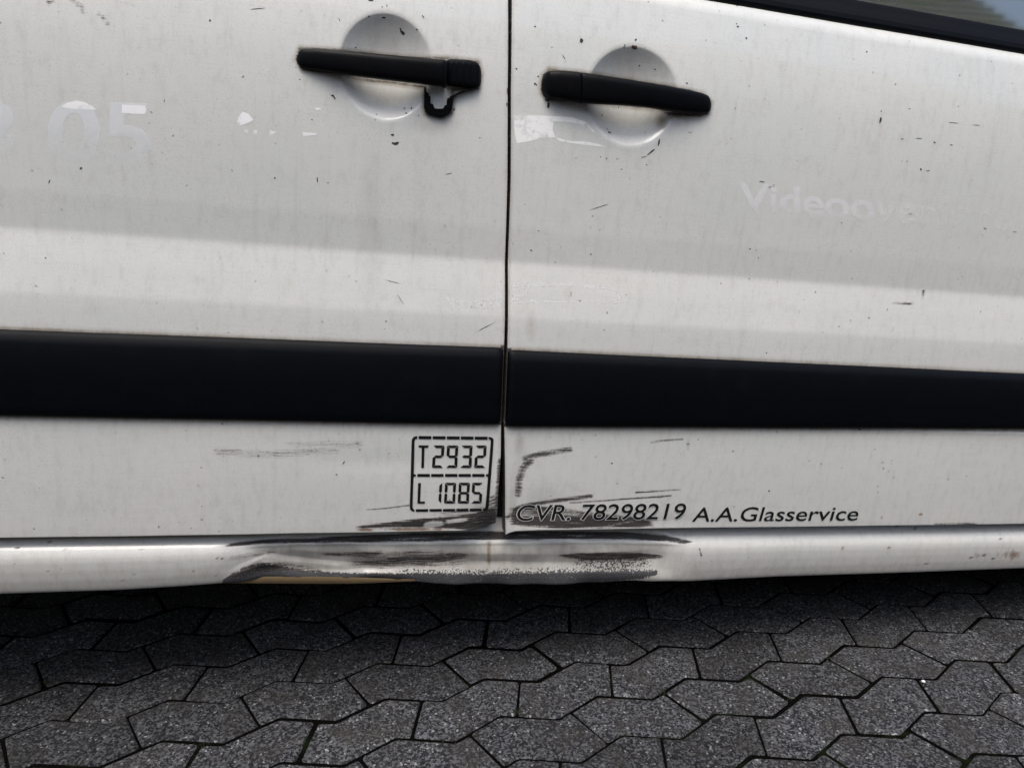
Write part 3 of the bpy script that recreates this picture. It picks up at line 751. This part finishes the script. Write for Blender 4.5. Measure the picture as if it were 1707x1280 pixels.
# front door: grip tapering forward, lock cover at its rear end
bar('handle_cover', [(902.5, 138, 150, 5, 10), (904, 130, 156, 8, 18), (908, 122.5, 161, 13, 26), (914, 118.8, 164.5, 17, 30), (930, 118, 167, 21, 32), (950, 119.3, 170, 23, 33), (964.8, 120.9, 172.2, 24, 33), (965.4, 121.5, 171.8, 23, 32)], door_r, M_HANDLE)
bar('handle_grip', [(966.4, 121.6, 171.8, 23, 32), (967, 121.2, 172.4, 24, 33), (990, 124.5, 174, 26, 33), (1040, 132, 176.5, 27, 34), (1080, 138.5, 180, 26, 34), (1115, 144.3, 185.5, 22, 33), (1145, 150, 189.5, 17, 30), (1168, 155.5, 191, 12, 25), (1178, 159.8, 189.5, 9, 20), (1183, 166, 185, 6, 12), (1184.5, 173, 179, 3, 6)], door_r, M_HANDLE)

# window strip and glass ---------------------------------------------------
zb0 = BELT; _h0 = hit(1580, 24, YB+.006); h_strip = float(_h0[2]) - float(belt(_h0[0]))
ys = float(skin(BELT)) + .016
prof = [(.012, -.006), (.000, -.004), (-.0045, .001), (-.0055, .006), (-.004, .013), (.000, .020), (.0055, h_strip-.012), (.010, h_strip-.004), (.014, h_strip), (.030, h_strip+.002), (.05, h_strip-.01)]
x0s, x1s = .36, XR
V = []
for x in (x0s, x1s): V += [(x, ys+a-.004, float(belt(x))+b) for a, b in prof]
n = len(prof); Fc = [(j, n+j, n+j+1, j+1) for j in range(n-1)] + [tuple(range(n)), tuple(range(n, 2*n))[::-1]]
mesh_obj('window_strip', V, Fc, M_TRIM, door_r)
def mat_glass():
    m, nt, b = new_mat('tinted_window_glass')
    b.inputs['Base Color'].default_value = (.012, .014, .015, 1); b.inputs['Roughness'].default_value = .045
    b.inputs['Specular IOR Level'].default_value = 1.0; b.inputs['IOR'].default_value = 2.3
    return m
M_GLASS = mat_glass()
gy = ys+.022; GT = math.tan(math.radians(5))
V = [(x0s, gy, zb0+h_strip-.03), (x1s, gy, zb0+h_strip-.03), (x1s, gy+.55*GT, zb0+h_strip+.52), (x0s, gy+.55*GT, zb0+h_strip+.52)]
V += [(x, y+.004, z) for x, y, z in V]
mesh_obj('window_pane', V, [(0, 1, 2, 3), (7, 6, 5, 4), (0, 4, 5, 1), (1, 5, 6, 2), (2, 6, 7, 3), (3, 7, 4, 0)], M_GLASS, door_r)
box('window_frame', (x0s-.05, gy-.004, zb0+h_strip+.50), (x1s, gy+.12, zb0+h_strip+.62), M_BODY, door_r, .005)
box('window_post', (.235, ys-.004, zb0-.01), (x0s-.002, ys+.10, zb0+h_strip+.55), M_TRIM, door_r, .004)

# lettering ------------------------------------------------------------------
def decal(name, polys, mat, parent, proud=.0009):
    """flat print: list of pixel polygons laid on the skin"""
    V = []; Fc = []; which = 'L' if parent == door_l else 'R'
    for pl in polys:
        pl = np.array(pl, float)
        rs = []
        for a_, b_ in zip(pl, np.roll(pl, -1, 0)):
            k_ = max(1, int(np.hypot(*(b_-a_))/9)); rs += [a_+(b_-a_)*j/k_ for j in range(k_)]
        pl = np.array(rs); P = surf(pl[:, 0], pl[:, 1], proud, which)
        b0 = len(V); V += list(P)
        a = .5*sum(pl[j-1][0]*pl[j][1]-pl[j][0]*pl[j-1][1] for j in range(len(pl)))
        f = tuple(range(b0, b0+len(pl))); Fc.append(f[::-1] if a > 0 else f)
    return mesh_obj(name, V, Fc, mat, parent)
S6 = lambda x, y: (660+x/6.4, 700+y/6.4)
def q4(x0, y0, x1, y1, dx=0): return [S6(x0, y0), S6(x1, y0), S6(x1+dx, y1), S6(x0+dx, y1)]
frame = []
for xs_, ya, yb, sl in (([(242, 378), (392, 530), (543, 680), (692, 828), (840, 978)], 170, 202, .010), ([(228, 362), (376, 508), (524, 656), (668, 800), (814, 945)], 574, 604, .0), ([(212, 344), (358, 490), (502, 632), (644, 773), (787, 914)], 950, 977, -.011)):
    for a, b in xs_: frame.append([S6(a, ya+(a-240)*sl), S6(b, ya+(b-240)*sl), S6(b, yb+(b-240)*sl), S6(a, yb+(a-240)*sl)])
# side bars with rounded corners and stubs at the divider
frame += [[S6(*p) for p in pl] for pl in (
    [(228, 172), (205, 174), (185, 184), (172, 202), (168, 225), (198, 225), (203, 210), (214, 201), (228, 199)], [(168, 225), (198, 225), (190, 570), (158, 570)], [(158, 570), (190, 570), (192, 576), (206, 578), (214, 584), (214, 594), (206, 601), (192, 603), (187, 612), (157, 612)], [(157, 612), (187, 612), (177, 925), (147, 925)],
    [(147, 925), (177, 925), (180, 940), (188, 950), (198, 953), (198, 975), (178, 972), (160, 963), (150, 948)],
    [(988, 180), (1010, 182), (1030, 190), (1042, 206), (1043, 225), (1012, 225), (1008, 213), (1000, 206), (988, 205)], [(1012, 225), (1043, 225), (1017, 570), (985, 570)], [(985, 570), (1017, 570), (1014, 612), (982, 612), (978, 604), (966, 601), (959, 594), (959, 584), (966, 578), (980, 576)], [(982, 612), (1014, 612), (990, 915), (957, 915)],
    [(957, 915), (990, 915), (986, 938), (970, 956), (948, 965), (928, 966), (928, 946), (944, 942), (954, 932)])]
SEG = {'0': 'abcdef', '1': 'bc', '2': 'abged', '3': 'abgcd', '5': 'afgcd', '8': 'abcdefg', '9': 'abcdfg'}
def seg_digit(ch, x0, y0, w, h, t=31, sk=-13):
    g = 2.5; hm = h/2
    S = {'a': [(g, 0), (w-g, 0), (w-t-g*.3, t*.85), (t+g*.3, t*.85)], 'd': [(t+g*.3, h-t*.85), (w-t-g*.3, h-t*.85), (w-g, h), (g, h)],
         'f': [(0, g*1.2), (t, t+g), (t, hm-t*.45), (t*.45, hm-g), (0, hm-t*.5)], 'b': [(w, g*1.2), (w, hm-t*.5), (w-t*.45, hm-g), (w-t, hm-t*.45), (w-t, t+g)],
         'e': [(0, hm+t*.5), (t*.45, hm+g), (t, hm+t*.45), (t, h-t-g), (0, h-g*1.2)], 'c': [(w-t*.45, hm+g), (w, hm+t*.5), (w, h-g*1.2), (w-t, h-t-g), (w-t, hm+t*.45)],
         'g': [(t*.55, hm), (t*1.05, hm-t*.42), (w-t*1.05, hm-t*.42), (w-t*.55, hm), (w-t*1.05, hm+t*.42), (t*1.05, hm+t*.42)]}
    if ch == '2': pass
    return [[S6(x0+x+sk*y/h, y0+y) for x, y in S[s]] for s in SEG[ch]]
digits = [[S6(*p) for p in pl] for pl in ([(243, 270), (347, 270), (346, 294), (243, 294)], [(276, 294), (305, 294), (299, 510), (270, 510)], [(237, 672), (267, 672), (258, 868), (230, 868)], [(230, 868), (309, 868), (308, 890), (230, 890)])]
for ch, x in zip('2932', (398, 546, 698, 848)): digits += seg_digit(ch, x, 271, 120, 238)
for ch, x in zip('1085', (377, 525, 672, 815)): digits += seg_digit(ch, x, 668, 118 if ch != '5' else 112, 220, 30)
for pl in frame: decal('print_frame', [pl], M_BLACKINK, door_l)
for pl in digits: decal('digit_stroke', [pl], M_BLACKINK, door_l)

def text_mesh(body, shear=0.0, offset=0.0, spacing=1.0, res=6):
    cu = bpy.data.curves.new('lettering', 'FONT'); cu.body = body; cu.size = 1; cu.shear = shear; cu.offset = offset; cu.space_character = spacing; cu.resolution_u = res; cu.fill_mode = 'FRONT'
    o = bpy.data.objects.new('lettering', cu); COL.objects.link(o)
    dg = bpy.context.evaluated_depsgraph_get(); me = bpy.data.meshes.new_from_object(o.evaluated_get(dg))
    bpy.data.objects.remove(o); bpy.data.curves.remove(cu)
    bm = bmesh.new(); bm.from_mesh(me)
    bmesh.ops.remove_doubles(bm, verts=bm.verts[:], dist=1e-5)
    bm.to_mesh(me); bm.free()
    return me
def lay_text(name, body, x0, x1, base0, base1, cap, mat, parent, shear=0.0, offset=0.0, proud=.0005, ref=None, embolden=False, cap_units=.70, spacing=1.0):
    """map a flat text onto the skin: left/right pixel x, baseline pixel y at both ends, capital height in pixels"""
    me = text_mesh(body, shear, offset, spacing, 6)
    co = np.empty(len(me.vertices)*3); me.vertices.foreach_get('co', co); co = co.reshape(-1, 3)
    if ref is None: ref = (co[:, 0].min(), co[:, 0].max())
    t = (co[:, 0]-ref[0])/(ref[1]-ref[0])
    px = x0+(x1-x0)*t; py = base0+(base1-base0)*t - co[:, 1]/cap_units*cap
    P = surf(px, py, proud, 'L' if parent == door_l else 'R')
    # one object per character
    ids = np.arange(len(P)); fcs = [tuple(p.vertices) for p in me.polygons]
    def find(a):
        while ids[a] != a: ids[a] = ids[ids[a]]; a = ids[a]
        return a
    for f in fcs:
        for v in f[1:]: ids[find(v)] = find(f[0])
    isl = {}
    for f in fcs: isl.setdefault(find(f[0]), []).append(f)
    for fl in isl.values():
        used = sorted({v for f in fl for v in f}); mp = {v: j for j, v in enumerate(used)}
        mesh_obj(name, [P[v] for v in used], [tuple(mp[v] for v in f) for f in fl], mat, parent)
    return None, ref
_, rf = lay_text('letter', 'CVR. 78298219', 862, 1144, 867.5, 864.5, 26, M_BLACKINK, door_r, shear=.20, offset=.006, proud=.0013)
lay_text('letter_edge', 'CVR. 78298219', 862, 1144, 867.5, 864.5, 26, M_WHITE, door_r, shear=.20, offset=.034, proud=.0009, ref=rf)
lay_text('letter', 'A.A.Glasservice', 1153, 1431, 869, 867, 23.5, M_BLACKINK, door_r, shear=.22, offset=.004, proud=.0009)

# ghosts of removed lettering: remnants of clean paint and bright film, plus painted glints ----------
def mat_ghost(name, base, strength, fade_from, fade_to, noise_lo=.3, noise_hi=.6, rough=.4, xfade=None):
    """film remnants and painted glints: patchy, thinning out between two heights"""
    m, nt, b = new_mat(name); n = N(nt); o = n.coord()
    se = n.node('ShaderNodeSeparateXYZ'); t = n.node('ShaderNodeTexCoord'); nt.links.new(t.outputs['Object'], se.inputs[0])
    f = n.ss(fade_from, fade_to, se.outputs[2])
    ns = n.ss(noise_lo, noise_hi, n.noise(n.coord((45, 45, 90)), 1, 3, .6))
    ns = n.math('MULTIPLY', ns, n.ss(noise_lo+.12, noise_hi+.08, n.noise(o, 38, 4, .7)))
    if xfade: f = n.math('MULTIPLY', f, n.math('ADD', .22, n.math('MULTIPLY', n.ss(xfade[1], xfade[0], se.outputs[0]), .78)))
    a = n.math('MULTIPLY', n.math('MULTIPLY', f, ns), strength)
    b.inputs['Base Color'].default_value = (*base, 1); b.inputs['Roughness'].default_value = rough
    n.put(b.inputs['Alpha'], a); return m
zV = lambda y: float(surf(1400, y)[2]); zN = lambda y: float(surf(300, y)[2])
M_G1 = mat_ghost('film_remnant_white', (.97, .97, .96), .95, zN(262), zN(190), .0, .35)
M_G2 = mat_ghost('pale_letter_ghost', (.90, .92, .94), .62, zN(300), zN(205), -.05, .32)
M_G3 = mat_ghost('pale_word_ghost', (.92, .92, .92), .62, zV(380), zV(345), -.04, .36, xfade=(float(surf(1400, 350)[0]), float(surf(1600, 370)[0])))
lay_text('faded_letter', '8 05', -62, 252, 268, 273, 100, M_G2, door_l, offset=.020, proud=.00015)
k6 = lambda x, y: (x*560/1707, 130+y*560/1707)
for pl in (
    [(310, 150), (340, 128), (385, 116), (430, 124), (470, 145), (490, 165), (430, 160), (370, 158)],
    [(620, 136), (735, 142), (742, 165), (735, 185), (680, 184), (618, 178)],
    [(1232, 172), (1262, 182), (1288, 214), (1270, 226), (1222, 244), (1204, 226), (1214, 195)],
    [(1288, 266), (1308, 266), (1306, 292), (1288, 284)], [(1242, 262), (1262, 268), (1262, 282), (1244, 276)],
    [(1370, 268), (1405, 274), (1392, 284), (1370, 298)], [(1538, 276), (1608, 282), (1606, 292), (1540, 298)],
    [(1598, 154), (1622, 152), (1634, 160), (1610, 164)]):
    decal('film_and_glint_patch', [[k6(*p) for p in pl]], M_G1, door_l, .00018)
k2 = lambda x, y: (840+x/4.064, 40+y/4.064)
M_G4 = mat_ghost('painted_glint', (.97, .97, .95), .92, zN(275), zN(235), .06, .44)  # white glints by the seam and handle, painted on as decals
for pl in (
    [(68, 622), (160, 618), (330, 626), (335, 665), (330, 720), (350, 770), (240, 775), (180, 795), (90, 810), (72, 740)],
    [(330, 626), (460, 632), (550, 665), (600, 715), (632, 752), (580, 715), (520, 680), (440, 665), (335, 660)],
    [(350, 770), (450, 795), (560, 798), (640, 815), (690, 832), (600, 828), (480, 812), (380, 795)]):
    decal('film_and_glint_patch', [[k2(*p) for p in pl]], M_G4, door_r, .00018)
M_G5 = mat_ghost('painted_faint_reflection', (.90, .90, .90), .5, zN(560), zN(550), .2, .5)  # faint light reflections below the crease, painted on as pale decals
for pl in ([(738, 490), (760, 500), (790, 503), (815, 496), (838, 480), (838, 512), (815, 516), (790, 512), (772, 520), (752, 516), (748, 502)],):
    decal('film_and_glint_patch', [pl], M_G5, door_l, .00012)
for pl in ([(852, 476), (870, 470), (950, 472), (1010, 476), (1030, 486), (1040, 506), (1000, 507), (1032, 498), (1015, 484), (960, 478), (885, 478), (872, 500), (855, 505)], [(855, 499), (900, 498), (1000, 500), (1000, 504), (900, 505), (856, 507)]):
    decal('film_and_glint_patch', [pl], M_G5, door_r, .00012)
lay_text('faded_letter', 'Videooverf\u00f8rt', 1232, 1680, 351, 384, 47, M_G3, door_r, offset=.020, proud=.00015)

# paint chips -------------------------------------------------------------------
def chips(spec, parent, name='paint_chip', mat=None):
    """(x, y, half length, half width, angle) in pixels; each an irregular flake outline sunk in the paint"""
    polys = []
    for x, y, l, w, ang in spec:
        a = math.radians(ang); m = max(7, int(l*1.2)); pl = []
        for j in range(m):
            th = 2*math.pi*j/m; r = random.uniform(.6, 1.15)
            u, v = l*math.cos(th)*r, w*math.sin(th)*r
            pl.append((x+u*math.cos(a)-v*math.sin(a), y+u*math.sin(a)+v*math.cos(a)))
        polys.append(pl)
    o = decal(name, polys, mat or M_CHIP, parent, .0003)
    if len(polys) > 1: o['kind'] = 'stuff'
    return o
chips([(617, 0, 6, 2.5, 20), (615, 28, 1.5, 2, 0), (639, 30, 4, 1.6, 0), (637, 12, 1.4, 1.4, 0), (645, 10, .8, 2.6, 0), (671, 55, 6, 3, 50), (668, 50, 4, 1.4, 60), (695, 50, 2, 1.2, 30), (705, 28, 4, 1, 55), (566, 34, 4, .8, 65), (593, 80, 2, 1.5, 0),
       (557, 162, 6, 1.6, 60), (554, 160, 3, 1.3, 20), (661, 239, 7, 2.6, -20), (654, 225, 3, 1.8, 0), (655, 239, 3, 1.6, 10), (674, 181, 1.5, 1.3, 0), (686, 181, 2, 1.6, 40), (757, 183, 1.6, 3, 20), (698, 193, 1.3, 1.3, 0), (628, 191, 1.6, 1, 0), (677, 189, 2, 1.6, 0),
       (135, 281, 2.6, 2.4, 0), (529, 300, 1, 6, 0), (274, 168, .8, 3, 5), (350, 35, 2.4, 2, 0), (76, 430, 1.8, 1.6, 0), (573, 771, 1, 4.5, 30), (561, 791, 1.8, 1.3, 0), (458, 297, 2, 1.2, 40), (82, 303, .9, 5, 20), (748, 290, 7, .7, -12), (655, 470, 14, .5, 14), (668, 500, 10, .5, 58), (810, 545, 18, .5, -28), (800, 230, 1.6, 1.2, 0), (846, 152, 1, 6, 0), (845, 175, 1.2, 4, 0), (430, 15, 16, .6, -5), (520, 200, 1.3, 1.3, 0), (500, 133, 1.6, 1.1, 0)], door_l)
chips([(969, 68, 3.2, 5.5, -6), (1041, 78, 1.6, 5, 12), (1060, 67, 1.6, 2.4, 30), (892, 44.5, 2, 1.4, 0), (940, 96, 5, .9, 60), (861, 115, 2.2, 1.4, 40), (892, 140, 2, 1.8, 0), (897, 128, 2, 1.5, 0), (894, 142, 1.6, 2.2, 0), (914, 176, 2.2, 7, 4), (912, 168, 4, 1.6, 30), (1145, 139, 2.4, 1.8, 0), (1066, 110, 1.5, 1.3, 0), (1092, 116, 2, 1.1, 20),
       (1098, 239, 1.6, 7.5, 14), (1085, 254, 9, 1.3, -40), (1073, 262, 6, .8, -12), (1016, 221, 3.6, 1.4, 25), (1031, 179, .6, 2.6, 0), (1004, 192, 1, 3, 30), (1078, 275, 1.3, 1.3, 0), (1001, 262, 1.1, 1.1, 0), (960, 264, 1, 1, 0), (1150, 221, 3, .7, 0), (1229, 10, 2, 1.3, 0), (1230, 45, 2, 1.8, 0), (1228, 40, 1.2, 1.2, 0), (1244, 64, 1.6, 1.8, 0), (1445, 87, 2, 1.2, 0), (1469, 186, 1.2, 1.5, 0), (1468, 200, 2, 6, 12), (1504, 232, 3, .9, 10), (1532, 231, 6, .6, 0), (1558, 238, 2.6, 1.2, 20), (1586, 242, 3, .9, 0), (1590, 205, 9, .5, 5), (1628, 209, 7, .6, 4), (1516, 182, 3, .7, 0),
       (1535, 283, 2, 2.4, 0), (1547, 285, 3, .7, 0), (1270, 303, 5, .9, 12), (1284, 312, 3.4, .7, 0), (1290, 309, .7, 3, 0), (1250, 415, 1.6, 1.4, 0), (1403, 372, 1.4, 1.2, 0), (1264, 430, 1.5, 1.2, 30), (1642, 381, 3, 1, 15), (1692, 387, 4, .7, 5), (1517, 357, 4, .7, 0), (898, 385, 1.4, 1.2, 0), (985, 424, 2.2, 1.1, 20), (952, 490, .6, 5.5, 0), (1278, 588, 1.4, 1.4, 0), (1020, 772, 1.6, 1.6, 0), (1222, 752, 1.4, 1.6, 0), (1282, 818, 1.8, 1.8, 0), (993, 761, 1.1, 1.1, 0), (1433, 716, 3, 1.4, 0), (1000, 345, 20, .5, -18)], door_r)
chips([(1057, 79, 7, 4.5, 10)], door_r, 'rust_spot', M_CHIPR)

# ------------------------------------------------------------------ reflected house across the yard, and an unseen one blocking low sky
def mat_roof():
    m, nt, b = new_mat('mossy_roof_tile'); n = N(nt); p = n.coord(kind='Position')
    a = n.noise(p, 3, 5, .65); c = n.noise(p, 30, 4)
    col = n.mix(c, (.26, .25, .19), (.46, .44, .34)); col = n.mix(n.ss(.5, .7, a), col, (.27, .30, .11))
    n.put(b.inputs['Base Color'], col); b.inputs['Roughness'].default_value = .9; return m
M_ROOF = mat_roof()
M_BRICK = plain('dull_brick', (.22, .13, .09), .9)
def make_house(x0, x1, y, label):
    house = tag(link(bpy.data.objects.new('house', None)), label, 'house'); house.location = ((x0+x1)/2, y, 0)
    hw = (x1-x0)/2
    box('wall', (-hw+.3, -7, 0), (hw-.3, 0, 3.0), M_BRICK, house)
    V = []; Fc = []; nc = 24
    for j in range(nc):
        t0, t1 = j/nc, (j+1)/nc
        y0, y1 = .45-4.2*t0, .45-4.2*t1; z0, z1 = 2.85+3.6*t0, 2.85+3.6*t1; b0 = len(V)
        V += [(-hw, y0, z0+.07), (hw, y0, z0+.07), (hw, y1, z1+.02), (-hw, y1, z1+.02), (-hw, y0, z0-.02), (hw, y0, z0-.02)]
        Fc += [(b0, b0+1, b0+2, b0+3), (b0+4, b0+5, b0+1, b0)]
    b0 = len(V); V += [(-hw, .45, 2.8), (hw, .45, 2.8), (hw, -3.75, 6.4), (-hw, -3.75, 6.4), (hw, -7.9, 2.8), (-hw, -7.9, 2.8)]
    Fc += [(b0+3, b0+2, b0+4, b0+5), (b0+1, b0+4, b0+2), (b0, b0+3, b0+5)]
    mesh_obj('roof', V, Fc, M_ROOF, house)
    for wx in np.arange(-hw+2, hw-1, 4.1):
        w = box('window', (wx-.6, .0, 1.0), (wx+.6, .04, 2.2), M_WHITE, house); box('pane', (wx-.53, .03, 1.07), (wx+.53, .045, 2.13), M_GLASS, w)
make_house(-30, 8.7, -5.2, 'long brick house with a mossy tiled roof, reflected in the van window')  # left end stretched out of view to block low sky
make_house(14, 40, -5.2, 'added brick house blocking low sky beyond the gap, right of the long house')  # out of view, added to darken the ground under the van
